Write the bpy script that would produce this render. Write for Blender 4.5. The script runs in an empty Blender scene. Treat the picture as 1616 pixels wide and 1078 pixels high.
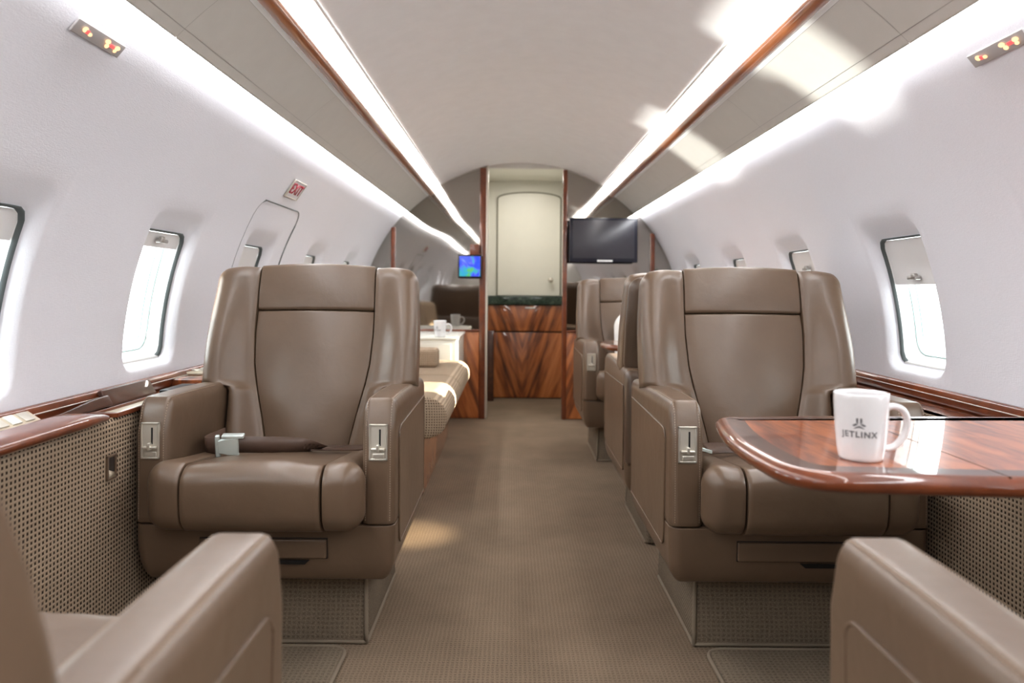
import bpy, bmesh, math, random
from mathutils import Vector, Matrix, noise
random.seed(4)
S = bpy.context.scene
COL = S.collection
PI = math.pi
def R(d): return math.radians(d)
F = 1167.1            # focal length in pixels of a 1616 wide frame (26 mm lens)
XC, ZC = 0.065, 0.69  # axis of the round cabin
YB = 5.45             # front bulkhead

# ------------------------------------------------------------------ materials
def new_mat(name):
    m = bpy.data.materials.new(name); m.use_nodes = True
    nt = m.node_tree
    return m, nt, nt.nodes['Principled BSDF']
def node(nt, t, **kw):
    n = nt.nodes.new(t)
    for k, v in kw.items(): setattr(n, k, v)
    return n
def coords(nt, scale=(1, 1, 1), rot=(0, 0, 0)):
    tc = node(nt, 'ShaderNodeTexCoord'); mp = node(nt, 'ShaderNodeMapping')
    mp.inputs['Scale'].default_value = scale; mp.inputs['Rotation'].default_value = rot
    nt.links.new(tc.outputs['Object'], mp.inputs['Vector'])
    return mp.outputs['Vector']
def ramp(nt, fac, stops):
    r = node(nt, 'ShaderNodeValToRGB')
    e = r.color_ramp.elements
    while len(e) < len(stops): e.new(0.5)
    for i, (p, c) in enumerate(stops):
        e[i].position = p; e[i].color = (*c, 1)
    nt.links.new(fac, r.inputs['Fac'])
    return r.outputs['Color']
def noise_tex(nt, vec, scale, detail=4, rough=0.55, dist=0.0):
    n = node(nt, 'ShaderNodeTexNoise')
    n.inputs['Scale'].default_value = scale; n.inputs['Detail'].default_value = detail
    n.inputs['Roughness'].default_value = rough; n.inputs['Distortion'].default_value = dist
    nt.links.new(vec, n.inputs['Vector'])
    return n.outputs['Fac']
def bump(nt, b, h, strength, dist):
    bn = node(nt, 'ShaderNodeBump')
    bn.inputs['Strength'].default_value = strength; bn.inputs['Distance'].default_value = dist
    nt.links.new(h, bn.inputs['Height']); nt.links.new(bn.outputs['Normal'], b.inputs['Normal'])
def mth(nt, op, a, b=None):
    n = node(nt, 'ShaderNodeMath', operation=op)
    for i, v in enumerate((a, b)):
        if v is None: continue
        if isinstance(v, (int, float)): n.inputs[i].default_value = v
        else: nt.links.new(v, n.inputs[i])
    return n.outputs[0]
def plain(name, c, rough=0.5, metal=0.0, coat=0.0, var=0.04, spec=0.5):
    m, nt, b = new_mat(name)
    v = coords(nt)
    f = noise_tex(nt, v, 14, 3)
    col = ramp(nt, f, [(0.3, tuple(x*(1-var) for x in c)), (0.7, tuple(min(1, x*(1+var)) for x in c))])
    nt.links.new(col, b.inputs['Base Color'])
    b.inputs['Roughness'].default_value = rough; b.inputs['Metallic'].default_value = metal
    b.inputs['Coat Weight'].default_value = coat; b.inputs['Coat Roughness'].default_value = 0.04
    b.inputs['Specular IOR Level'].default_value = spec
    return m
def glow(name, c, s):
    m, nt, b = new_mat(name)
    b.inputs['Base Color'].default_value = (*c, 1)
    b.inputs['Emission Color'].default_value = (*c, 1); b.inputs['Emission Strength'].default_value = s
    return m
def leather(name, c):
    m, nt, b = new_mat(name)
    v = coords(nt)
    f = noise_tex(nt, v, 5, 4)
    col = ramp(nt, f, [(0.25, tuple(x*0.88 for x in c)), (0.75, tuple(x*1.1 for x in c))])
    nt.links.new(col, b.inputs['Base Color'])
    b.inputs['Roughness'].default_value = 0.36
    b.inputs['Specular IOR Level'].default_value = 0.6
    b.inputs['Coat Weight'].default_value = 0.18; b.inputs['Coat Roughness'].default_value = 0.22
    h1 = noise_tex(nt, v, 420, 2); h2 = noise_tex(nt, v, 16, 3, 0.5, 0.6)
    bump(nt, b, mth(nt, 'ADD', mth(nt, 'MULTIPLY', h1, 0.12), h2), 0.16, 0.008)
    return m
def wood(name, scale, rot, stops, dist=1.6):
    m, nt, b = new_mat(name)
    v = coords(nt, scale, rot)
    f1 = noise_tex(nt, v, 2.2, 5, 0.6, dist)
    f2 = noise_tex(nt, v, 11, 6, 0.65, 0.4)
    f = mth(nt, 'ADD', mth(nt, 'MULTIPLY', f1, 0.72), mth(nt, 'MULTIPLY', f2, 0.28))
    nt.links.new(ramp(nt, f, stops), b.inputs['Base Color'])
    b.inputs['Roughness'].default_value = 0.32
    b.inputs['Coat Weight'].default_value = 1.0; b.inputs['Coat Roughness'].default_value = 0.03
    b.inputs['Coat IOR'].default_value = 1.45
    return m
def woven(name, cl, cd, pu, pv, swap=False, b_s=0.5):
    """light grid with dark upright dots, on axes (y, z) or (x, z) picked by the face normal"""
    m, nt, b = new_mat(name)
    tc = node(nt, 'ShaderNodeTexCoord'); sp = node(nt, 'ShaderNodeSeparateXYZ')
    nt.links.new(tc.outputs['Object'], sp.inputs[0])
    u = mth(nt, 'ADD', sp.outputs['X'], sp.outputs['Y'])
    w = mth(nt, 'ADD', sp.outputs['Z'], mth(nt, 'MULTIPLY', sp.outputs['X'], 0.55 if swap else 0.0))
    su = mth(nt, 'SINE', mth(nt, 'MULTIPLY', u, 2*PI/pu)); sv = mth(nt, 'SINE', mth(nt, 'MULTIPLY', w, 2*PI/pv))
    mn = mth(nt, 'MINIMUM', su, mth(nt, 'ADD', sv, 0.15))
    nz = noise_tex(nt, tc.outputs['Object'], 60, 3)
    f = mth(nt, 'ADD', mn, mth(nt, 'MULTIPLY', mth(nt, 'SUBTRACT', nz, 0.5), 0.5))
    col = ramp(nt, f, [(0.0, cl), (0.02, cl), (0.24, cd), (1.0, cd)])
    nt.links.new(col, b.inputs['Base Color'])
    b.inputs['Roughness'].default_value = 0.85; b.inputs['Specular IOR Level'].default_value = 0.2
    bump(nt, b, mth(nt, 'MULTIPLY', mn, -1), b_s, 0.002)
    return m
def carpet(name, cl, cd, pitch=0.0115):
    m, nt, b = new_mat(name)
    tc = node(nt, 'ShaderNodeTexCoord'); sp = node(nt, 'ShaderNodeSeparateXYZ')
    nt.links.new(tc.outputs['Object'], sp.inputs[0])
    v = tc.outputs['Object']
    jit = mth(nt, 'MULTIPLY', noise_tex(nt, v, 25, 2), 0.006)
    u = mth(nt, 'ADD', sp.outputs['X'], jit)
    w = mth(nt, 'ADD', mth(nt, 'ADD', sp.outputs['Y'], sp.outputs['Z']), jit)
    su = mth(nt, 'SINE', mth(nt, 'MULTIPLY', u, 2*PI/pitch)); sv = mth(nt, 'SINE', mth(nt, 'MULTIPLY', w, 2*PI/pitch))
    g = mth(nt, 'MAXIMUM', su, sv)
    tuft = noise_tex(nt, v, 380, 3); blot = noise_tex(nt, v, 3.0, 4, 0.6)
    f = mth(nt, 'ADD', mth(nt, 'MULTIPLY', g, 0.085), mth(nt, 'ADD', mth(nt, 'MULTIPLY', tuft, 0.75), mth(nt, 'MULTIPLY', blot, 0.30)))
    col = ramp(nt, f, [(0.28, cd), (0.84, cl)])
    nt.links.new(col, b.inputs['Base Color'])
    b.inputs['Roughness'].default_value = 0.95; b.inputs['Specular IOR Level'].default_value = 0.1
    bump(nt, b, f, 0.6, 0.004)
    return m
def liner(name, c):
    m, nt, b = new_mat(name)
    v = coords(nt)
    big = noise_tex(nt, v, 2.0, 2)
    w1 = noise_tex(nt, coords(nt, (1, 0.18, 1)), 420, 2); w2 = noise_tex(nt, coords(nt, (1, 1, 0.18)), 420, 2)
    wv = mth(nt, 'ADD', w1, w2)
    f = mth(nt, 'ADD', mth(nt, 'MULTIPLY', big, 0.3), mth(nt, 'MULTIPLY', wv, 0.35))
    nt.links.new(ramp(nt, f, [(0.3, tuple(x*0.93 for x in c)), (0.7, c)]), b.inputs['Base Color'])
    b.inputs['Roughness'].default_value = 0.8; b.inputs['Specular IOR Level'].default_value = 0.25
    bump(nt, b, wv, 0.22, 0.0015)
    return m

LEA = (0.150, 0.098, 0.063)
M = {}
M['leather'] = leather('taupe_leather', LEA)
M['leather_shaded'] = leather('taupe_leather_shaded', (0.10, 0.066, 0.045))  # darker copy of the seat leather; shade on the rear put into the colour
M['stitch'] = plain('stitching', (0.34, 0.26, 0.2), 0.7)
M['seam'] = plain('seam_shadow', (0.03, 0.02, 0.015), 0.8)
M['belt'] = plain('belt_webbing', (0.105, 0.064, 0.046), 0.38, var=0.2)
M['chrome'] = plain('brushed_nickel', (0.80, 0.77, 0.70), 0.28, 0.75)
M['nickel'] = plain('satin_nickel', (0.60, 0.56, 0.49), 0.38, 0.45)
M['steel'] = plain('buckle_steel', (0.74, 0.82, 0.79), 0.26, 0.6)
M['black'] = plain('black_plastic', (0.012, 0.012, 0.013), 0.3)
M['gasket'] = plain('grey_gasket', (0.10, 0.115, 0.115), 0.6)
M['teal'] = plain('teal_seal', (0.25, 0.40, 0.38), 0.5)
M['floor'] = carpet('aisle_carpet', (0.37, 0.28, 0.20), (0.088, 0.064, 0.044))
M['carpet_grey'] = carpet('plinth_carpet', (0.33, 0.265, 0.195), (0.085, 0.066, 0.047), 0.013)
M['binding'] = plain('carpet_binding', (0.23, 0.185, 0.135), 0.9)
M['liner'] = liner('wall_fabric', (0.765, 0.76, 0.805))
M['ceiling'] = plain('ceiling_vinyl', (0.82, 0.81, 0.815), 0.55, var=0.02)
M['psu'] = plain('overhead_panel_vinyl', (0.60, 0.58, 0.545), 0.42, var=0.02)
M['white'] = plain('white_plastic', (0.78, 0.78, 0.77), 0.4, var=0.01)
M['shade'] = plain('window_shade_plastic', (0.80, 0.79, 0.79), 0.5, var=0.01)
M['handle'] = plain('grey_tab', (0.42, 0.40, 0.38), 0.35, 0.6)
M['cream'] = plain('cream_laminate', (0.70, 0.69, 0.625), 0.35, var=0.01)
M['groove'] = plain('cream_groove', (0.20, 0.19, 0.14), 0.6)
M['paper'] = plain('beige_panel', (0.55, 0.47, 0.36), 0.4)
M['ceramic'] = plain('white_ceramic', (0.76, 0.75, 0.76), 0.12, coat=0.6, var=0.0)
M['logo'] = plain('grey_print', (0.17, 0.17, 0.18), 0.4)
M['pillow'] = plain('white_cotton', (0.80, 0.78, 0.75), 0.9)
M['sofa'] = woven('sofa_weave', (0.44, 0.34, 0.245), (0.15, 0.105, 0.07), 0.011, 0.011)
M['dado'] = woven('dado_weave', (0.37, 0.285, 0.205), (0.035, 0.021, 0.014), 0.0125, 0.0115)
RED = [(0.30, (0.035, 0.009, 0.004)), (0.45, (0.13, 0.032, 0.010)), (0.58, (0.27, 0.075, 0.020)), (0.72, (0.40, 0.13, 0.040))]
M['wood_y'] = wood('mahogany_lengthwise', (7, 0.8, 7), (0, 0, 0), RED)
M['wood_table'] = wood('mahogany_table', (5, 1.1, 5), (0, 0, R(62)),
                       [(0.30, (0.07, 0.016, 0.005)), (0.42, (0.24, 0.055, 0.014)), (0.54, (0.46, 0.125, 0.030)), (0.70, (0.62, 0.20, 0.06))], 2.2)
M['wood_band'] = wood('mahogany_dark_band', (6, 1.2, 6), (0, 0, 0),
                      [(0.3, (0.035, 0.011, 0.006)), (0.7, (0.11, 0.036, 0.016))])
M['wood_edge'] = wood('mahogany_edge', (3, 3, 3), (0, 0, 0), [(0.3, (0.09, 0.020, 0.007)), (0.7, (0.23, 0.058, 0.017))])
M['wood_z'] = wood('mahogany_upright', (7, 7, 0.9), (0, 0, 0), RED)
def _flame():
    m, nt, b = new_mat('mahogany_flame')
    tc = node(nt, 'ShaderNodeTexCoord'); sp = node(nt, 'ShaderNodeSeparateXYZ'); cb = node(nt, 'ShaderNodeCombineXYZ')
    nt.links.new(tc.outputs['Object'], sp.inputs[0])
    ax = mth(nt, 'ABSOLUTE', mth(nt, 'ADD', sp.outputs['X'], 0.012))
    u = mth(nt, 'SUBTRACT', ax, mth(nt, 'MULTIPLY', sp.outputs['Z'], 0.33))
    nt.links.new(mth(nt, 'MULTIPLY', u, 9), cb.inputs[0]); nt.links.new(mth(nt, 'MULTIPLY', sp.outputs['Y'], 3), cb.inputs[1])
    nt.links.new(mth(nt, 'MULTIPLY', sp.outputs['Z'], 1.1), cb.inputs[2])
    f = mth(nt, 'ADD', mth(nt, 'MULTIPLY', noise_tex(nt, cb.outputs[0], 1.0, 3, 0.5, 0.8), 0.7), mth(nt, 'MULTIPLY', noise_tex(nt, cb.outputs[0], 4.5, 5, 0.6, 0.3), 0.3))
    nt.links.new(ramp(nt, f, [(0.34, (0.035, 0.010, 0.005)), (0.42, (0.17, 0.046, 0.014)), (0.51, (0.42, 0.13, 0.034)), (0.64, (0.60, 0.22, 0.07))]), b.inputs['Base Color'])
    b.inputs['Roughness'].default_value = 0.32; b.inputs['Coat Weight'].default_value = 1.0; b.inputs['Coat Roughness'].default_value = 0.03
    return m
M['wood_flame'] = _flame()
M['trimwood'] = wood('ceiling_trim_wood', (6, 0.7, 6), (0, 0, 0), [(0.3, (0.22, 0.065, 0.02)), (0.7, (0.40, 0.145, 0.05))])
def _marble():
    m, nt, b = new_mat('green_marble')
    v = coords(nt)
    nt.links.new(ramp(nt, noise_tex(nt, v, 30, 6, 0.7, 1.0), [(0.35, (0.012, 0.022, 0.017)), (0.6, (0.05, 0.08, 0.06)), (0.75, (0.25, 0.3, 0.26))]), b.inputs['Base Color'])
    b.inputs['Roughness'].default_value = 0.12
    return m
M['marble'] = _marble()
def _mirror(name, c, wav):
    m, nt, b = new_mat(name)
    b.inputs['Base Color'].default_value = (*c, 1); b.inputs['Metallic'].default_value = 1; b.inputs['Roughness'].default_value = 0.035
    h = noise_tex(nt, coords(nt), 2.6, 1)
    bump(nt, b, h, wav, 0.02)
    return m
M['mirror'] = _mirror('smoked_mirror', (0.40, 0.375, 0.345), 0.22)
def _glass():
    m, nt, b = new_mat('window_glass')
    nt.nodes.remove(b)
    out = nt.nodes['Material Output']
    tr = node(nt, 'ShaderNodeBsdfTransparent'); gl = node(nt, 'ShaderNodeBsdfGlossy'); mx = node(nt, 'ShaderNodeMixShader')
    tr.inputs[0].default_value = (0.93, 0.97, 0.96, 1); gl.inputs['Roughness'].default_value = 0.02
    lw = node(nt, 'ShaderNodeLayerWeight'); lw.inputs[0].default_value = 0.5
    fac = mth(nt, 'ADD', 0.04, mth(nt, 'MULTIPLY', mth(nt, 'POWER', lw.outputs['Facing'], 5.0), 0.8))
    nt.links.new(fac, mx.inputs[0]); nt.links.new(tr.outputs[0], mx.inputs[1]); nt.links.new(gl.outputs[0], mx.inputs[2])
    nt.links.new(mx.outputs[0], out.inputs[0])
    return m
M['glass'] = _glass()
M['cove'] = glow('cove_light_white', (0.96, 0.975, 1.0), 18.0)
M['cove_in'] = glow('cove_light_inner', (1.0, 0.99, 0.97), 11.0)
M['red'] = plain('exit_red', (0.50, 0.03, 0.06), 0.4)
M['sign_grey'] = plain('sign_plate', (0.42, 0.395, 0.39), 0.4)
M['exit_white'] = plain('exit_sign_white', (0.70, 0.68, 0.70), 0.4)
M['signal_red'] = glow('lit_red', (1.0, 0.12, 0.12), 0.7)
M['signal_amber'] = glow('lit_amber', (1.0, 0.66, 0.36), 0.9)
M['lime'] = glow('lit_lime', (0.75, 0.9, 0.1), 0.5)
def _screen():
    m, nt, b = new_mat('moving_map')
    v = coords(nt)
    f = noise_tex(nt, v, 9, 4, 0.5, 0.8)
    c = ramp(nt, f, [(0.0, (0.01, 0.05, 0.75)), (0.47, (0.02, 0.08, 0.85)), (0.50, (0.1, 0.12, 0.85)), (0.56, (0.03, 0.4, 0.55)), (0.62, (0.12, 0.5, 0.15))])
    nt.links.new(c, b.inputs['Emission Color']); b.inputs['Emission Strength'].default_value = 1.0
    b.inputs['Base Color'].default_value = (0.01, 0.01, 0.01, 1); b.inputs['Roughness'].default_value = 0.2
    return m
M['map'] = _screen()
M['tv_screen'] = plain('dark_screen', (0.045, 0.043, 0.052), 0.22)
M['tv_bezel'] = plain('tv_bezel', (0.012, 0.012, 0.022), 0.25)

# ------------------------------------------------------------------ mesh helpers: shapes are (verts, faces)
def tags(o, label=None, cat=None, group=None, kind=None):
    if label: o['label'] = label
    if cat: o['category'] = cat
    if group: o['group'] = group
    if kind: o['kind'] = kind
    return o
def build(name, shapes, m, parent=None, smooth=True, loc=(0, 0, 0), ang=None):
    if isinstance(shapes, tuple): shapes = [shapes]
    vs, fs = [], []
    for v, f in shapes:
        k = len(vs); vs += [tuple(p) for p in v]; fs += [tuple(i+k for i in q) for q in f]
    me = bpy.data.meshes.new(name); me.from_pydata(vs, [], fs)
    bm = bmesh.new(); bm.from_mesh(me)
    bmesh.ops.remove_doubles(bm, verts=bm.verts, dist=1e-6)
    bmesh.ops.recalc_face_normals(bm, faces=bm.faces)
    bm.to_mesh(me); bm.free()
    for p in me.polygons: p.use_smooth = smooth
    if smooth and ang:
        me.set_sharp_from_angle(angle=R(ang))
    me.materials.append(m)
    o = bpy.data.objects.new(name, me); COL.objects.link(o)
    o.location = loc
    if parent: o.parent = parent
    return o
def empty(name, loc=(0, 0, 0), rz=0.0, **kw):
    o = bpy.data.objects.new(name, None); COL.objects.link(o)
    o.empty_display_size = 0.1; o.location = loc; o.rotation_euler.z = rz
    return tags(o, **kw)
def copy_tree(o, parent=None):
    c = o.copy(); COL.objects.link(c)
    if parent: c.parent = parent
    for ch in list(o.children): copy_tree(ch, c)
    return c
def axis(h, r, n, k=4):
    i = h - r
    a = [-i - r*math.tan(R(45)*(1-j/k)) for j in range(k)]
    mid = [-i + 2*i*j/n for j in range(n+1)]
    return a + mid + [-x for x in reversed(a)]
def softbox(c, s, r, n=(4, 4, 4), fn=None, k=4):
    h = [x/2 for x in s]
    if isinstance(r, (int, float)): r = (r, r, r)
    r = [min(a, b*0.999) for a, b in zip(r, h)]
    A = [axis(h[i], r[i], n[i], k) for i in range(3)]
    L = [len(a)-1 for a in A]
    idx, vs, fs = {}, [], []
    def vert(i, j, l):
        key = (i, j, l)
        if key in idx: return idx[key]
        p = (A[0][i], A[1][j], A[2][l]); q = []; inn = []
        for d in range(3):
            m = h[d]-r[d]; w = max(-m, min(m, p[d])); inn.append(w); q.append((p[d]-w)/r[d])
        ln = math.sqrt(sum(x*x for x in q)) or 1
        out = [inn[d] + r[d]*q[d]/ln + c[d] for d in range(3)]
        if fn: out = fn(*out)
        idx[key] = len(vs); vs.append(tuple(out)); return idx[key]
    for l in (0, L[2]):
        for i in range(L[0]):
            for j in range(L[1]): fs.append((vert(i, j, l), vert(i+1, j, l), vert(i+1, j+1, l), vert(i, j+1, l)))
    for j in (0, L[1]):
        for i in range(L[0]):
            for l in range(L[2]): fs.append((vert(i, j, l), vert(i+1, j, l), vert(i+1, j, l+1), vert(i, j, l+1)))
    for i in (0, L[0]):
        for j in range(L[1]):
            for l in range(L[2]): fs.append((vert(i, j, l), vert(i, j+1, l), vert(i, j+1, l+1), vert(i, j, l+1)))
    return vs, fs
def box3(x0, x1, y0, y1, z0, z1, r=0.002, n=(1, 1, 1), fn=None, k=2):
    return softbox(((x0+x1)/2, (y0+y1)/2, (z0+z1)/2), (x1-x0, y1-y0, z1-z0), r, n, fn, k)
def xf(shape, mat):
    return [tuple(mat @ Vector(p)) for p in shape[0]], shape[1]
def tube(pts, rad, n=8, closed=False):
    P = [Vector(p) for p in pts]; vs, fs = [], []
    N = len(P); up = Vector((0.13, 0.21, 0.97))
    rr = rad if isinstance(rad, (list, tuple)) else [rad]*N
    for i, p in enumerate(P):
        a = P[(i-1) % N] if closed or i > 0 else p; b = P[(i+1) % N] if closed or i < N-1 else p
        t = (b-a).normalized(); s = t.cross(up)
        if s.length < 1e-3: s = t.cross(Vector((1, 0, 0)))
        s.normalize(); w = s.cross(t)
        for j in range(n):
            an = 2*PI*j/n; vs.append(tuple(p + rr[i]*(math.cos(an)*s + math.sin(an)*w)))
    for i in range(N if closed else N-1):
        for j in range(n):
            a = i*n+j; b = i*n+(j+1) % n; c2 = ((i+1) % N)*n+(j+1) % n; d = ((i+1) % N)*n+j
            fs.append((a, b, c2, d))
    if not closed:
        fs.append(tuple(range(n))); fs.append(tuple((N-1)*n+j for j in range(n)))
    return vs, fs
def lathe(prof, n=40):
    vs, fs = [], []
    for r, z in prof:
        for j in range(n):
            a = 2*PI*j/n; vs.append((r*math.cos(a), r*math.sin(a), z))
    for i in range(len(prof)-1):
        for j in range(n):
            fs.append((i*n+j, i*n+(j+1) % n, (i+1)*n+(j+1) % n, (i+1)*n+j))
    return vs, fs
def prism(poly, fn, d0, d1):
    """polygon of 2-d points mapped by fn(u, v, d), closed between d0 and d1"""
    n = len(poly)
    vs = [fn(u, v, d0) for u, v in poly] + [fn(u, v, d1) for u, v in poly]
    fs = [tuple(range(n)), tuple(range(n, 2*n))] + [(i, (i+1) % n, n+(i+1) % n, n+i) for i in range(n)]
    return vs, fs
def grid(fn, us, vs_):
    vs = [fn(u, v) for u in us for v in vs_]; nv = len(vs_)
    fs = [(i*nv+j, i*nv+j+1, (i+1)*nv+j+1, (i+1)*nv+j) for i in range(len(us)-1) for j in range(nv-1)]
    return vs, fs
def lin(a, b, n): return [a+(b-a)*i/n for i in range(n+1)]
def smooth(a, b, x):
    t = max(0, min(1, (x-a)/(b-a))); return t*t*(3-2*t)
def interp(tab, x):
    if x <= tab[0][0]: return tab[0][1]
    for (a, va), (b, vb) in zip(tab, tab[1:]):
        if x <= b: return va + (vb-va)*smooth(a, b, x) if False else va + (vb-va)*(x-a)/(b-a)
    return tab[-1][1]
def ribbon(path, widths, w, th):
    """flat strap along path; widths are the directions of its width"""
    P = [Vector(p) for p in path]; vs, fs = [], []
    for i, p in enumerate(P):
        t = (P[min(i+1, len(P)-1)] - P[max(i-1, 0)]).normalized()
        wd = Vector(widths[i] if isinstance(widths, list) else widths); wd = (wd - t*wd.dot(t)).normalized()
        nn = t.cross(wd)
        for a, b in ((-1, -1), (1, -1), (1, 1), (-1, 1)):
            vs.append(tuple(p + wd*(a*w/2) + nn*(b*th/2)))
    for i in range(len(P)-1):
        for j in range(4):
            fs.append((i*4+j, i*4+(j+1) % 4, (i+1)*4+(j+1) % 4, (i+1)*4+j))
    fs += [(0, 1, 2, 3), tuple(4*(len(P)-1)+j for j in range(4))]
    return vs, fs
def catmull(pts, n=6):
    P = [Vector(p) for p in pts]; out = []
    for i in range(len(P)-1):
        p0, p1, p2, p3 = P[max(i-1, 0)], P[i], P[i+1], P[min(i+2, len(P)-1)]
        for j in range(n):
            t = j/n
            out.append(0.5*((2*p1)+(p2-p0)*t+(2*p0-5*p1+4*p2-p3)*t*t+(3*p1-p0-3*p2+p3)*t**3))
    out.append(P[-1]); return out
def text_shape(s, size, ext, spacing=1.0, bold=0.0):
    cu = bpy.data.curves.new('lettering', 'FONT'); cu.body = s; cu.size = size; cu.extrude = ext
    cu.align_x = 'CENTER'; cu.align_y = 'CENTER'; cu.space_character = spacing; cu.offset = bold; cu.resolution_u = 3
    ob = bpy.data.objects.new('lettering', cu); COL.objects.link(ob)
    dg = bpy.context.evaluated_depsgraph_get(); dg.update()
    me = ob.evaluated_get(dg).to_mesh()
    sh = ([tuple(v.co) for v in me.vertices], [tuple(p.vertices) for p in me.polygons])
    ob.evaluated_get(dg).to_mesh_clear(); bpy.data.objects.remove(ob); bpy.data.curves.remove(cu)
    return sh
def fillet(pts, rad, n=6):
    out = []; N = len(pts)
    for i in range(N):
        p = Vector(pts[i]); a = Vector(pts[i-1]); b = Vector(pts[(i+1) % N]); r = rad[i] if isinstance(rad, list) else rad
        if r <= 0: out.append(tuple(p)); continue
        d1 = (a-p); d2 = (b-p); L = min(r, d1.length*0.49, d2.length*0.49)
        q1 = p + d1.normalized()*L; q2 = p + d2.normalized()*L
        for j in range(n+1):
            t = j/n; out.append(tuple(q1*(1-t)**2 + p*2*t*(1-t) + q2*t*t))
    return out
def inset(poly, d):
    """move a ccw outline inwards by d"""
    N = len(poly); out = []
    for i in range(N):
        a = Vector(poly[i-1]); p = Vector(poly[i]); b = Vector(poly[(i+1) % N])
        t1 = (p-a).normalized(); t2 = (b-p).normalized()
        n1 = Vector((-t1.y, t1.x)); n2 = Vector((-t2.y, t2.x)); m = n1+n2
        m = m/max(0.25, m.length_squared/2)
        out.append((p.x+m.x*d, p.y+m.y*d))
    return out

# ------------------------------------------------------------------ cabin shell
def cab(side, th, y, rad):   # point on the round cabin: th degrees from the crown
    return (XC + side*rad*math.sin(R(th)), y, ZC + rad*math.cos(R(th)))
Y0, Y1 = -1.7, YB
floor = build('floor', grid(lambda y, x: (x, y, 0), lin(Y0-0.1, 6.55, 3), lin(XC-1.12, XC+1.12, 3)), M['floor'], smooth=False)
tags(floor, kind='structure')
build('floor_underside', box3(XC-1.14, XC+1.14, Y0-0.12, 6.57, -0.06, -0.004), M['seam'], floor)
ce = build('ceiling', [grid(lambda th, y: cab(1, th, y, 1.195), lin(-30.3, 30.3, 30), lin(Y0, Y1, 3)),
                       grid(lambda th, y: cab(1, th, y, 1.25), lin(-50, 50, 28), lin(Y0, Y1, 3))], M['ceiling'])
tags(ce, kind='structure')
for s, nm in ((-1, 'left'), (1, 'right')):
    # inner cove light + wood trim
    gl = empty('cove_light', (XC+s*0.6, Y0, 1.7), label=f'bright inner cove light strip above the {nm} ceiling wood trim', cat='light', group='ceiling cove lights')
    ofs = Vector(gl.location)
    def loc(shape): return [tuple(Vector(p)-ofs) for p in shape[0]], shape[1]
    build('diffuser', loc(grid(lambda t, y: cab(s, 30.3+3.2*t, y, 1.198+0.006*math.sin(PI*t)), lin(0, 1, 6), lin(Y0, Y1, 2))), M['cove_in'], gl)
    build('rim', loc(grid(lambda t, y: cab(s, 29.9+0.5*t, y, 1.190-0.005*math.sin(PI*t)), lin(0, 1, 4), lin(Y0, Y1, 2))), M['white'], gl)
    tr = build(f'trim_{1 if s < 0 else 2}', grid(lambda a, y: cab(s, 34.6+1.15*math.cos(a), y, 1.176+0.024*math.sin(a)), lin(0, 2*PI, 18), lin(Y0, Y1, 2)), M['trimwood'])
    tags(tr, kind='structure')
    wh = build('white_edge', grid(lambda t, y: cab(s, 35.7+0.65*t, y, 1.168), lin(0, 1, 2), lin(Y0, Y1, 2)), M['white'], tr)
    # overhead panels
    bk = build(f'ceiling_backing_{nm}', grid(lambda th, y: cab(s, th, y, 1.182), lin(36, 45.2, 6), lin(Y0, Y1, 2)), M['handle'])
    tags(bk, kind='structure')
    seams = [Y0, -0.23, 0.72, 1.67, 2.62, 3.57, 4.52, Y1-0.009]
    places = ['', 'behind the viewpoint', 'nearest', 'second nearest', 'third from the camera', 'fourth from the camera', 'next to the bulkhead']
    for i in range(1, 7):
        a, b = seams[i]+0.0008, seams[i+1]-0.0008
        if b < 0.9: continue
        pn = empty('overhead_panel', cab(s, 40, a, 1.17), label=f'grey overhead panel of the {nm} ceiling side, {places[i]}', cat='ceiling panel', group='grey overhead panels')
        o3 = Vector(pn.location)
        def lp(sh): return [tuple(Vector(p)-o3) for p in sh[0]], sh[1]
        build('service_panel', lp(grid(lambda th, y: cab(s, th, y, 1.168), lin(36.4, 43.77, 8), [a, b])), M['psu'], pn)
        build('edge_strip', lp(grid(lambda th, y: cab(s, th, y, 1.168 + 0.02*max(0, 45.35-th)**0*max(0, th-45.25)/0.1), [43.83, 44.4, 44.9, 45.25, 45.35], [a, b])), M['psu'], pn)
    # outer cove
    og = build('cove_light', grid(lambda t, y: cab(s, 45.3+2.2*t, y, 1.171+0.026*t-0.006*t*(1-t)), lin(0, 1, 8), lin(Y0, Y1, 2)), M['cove'])
    tags(og, label=f'wide glowing cove light strip along the top of the {nm} cabin wall', cat='light', group='ceiling cove lights')

# ---- side walls with window openings
W_SEMI = 0.142
def rrect(u, v, hu, hv, r):   # scale (u,v) direction onto a rounded rectangle
    lo, hi = 0.0, 4.0
    for _ in range(40):
        m = (lo+hi)/2; x, y = abs(u*m), abs(v*m)
        qx, qy = x-(hu-r), y-(hv-r)
        d = math.hypot(max(qx, 0), max(qy, 0)) + min(max(qx, qy), 0) - r
        if d < 0: lo = m
        else: hi = m
    return u*lo, v*lo
RW = 1.185
ARC = RW*PI/180
def cell_loop(n=12):
    pts = [(-1+2*i/n, -1) for i in range(n)] + [(1, -1+2*i/n) for i in range(n)] + [(1-2*i/n, 1) for i in range(n)] + [(-1, 1-2*i/n) for i in range(n)]
    return pts
CY, T0, T1 = 0.20, 63.0, 90.6
def loops(side, yc):
    """rings of the recess, from the wall face to the pane"""
    def ring(hu, ta, tb, r, rad):
        tm, ht = (ta+tb)/2, (tb-ta)/2*ARC
        out = []
        for u, v in cell_loop():
            a, b = rrect(u*CY, v*0.285, hu, ht, r)
            out.append(cab(side, tm + b/ARC, yc+a, rad))
        return out
    base = [cab(side, (T0+T1)/2 + v*(T1-T0)/2, yc+u*CY, RW) for u, v in cell_loop()]
    return base, ring
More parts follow.
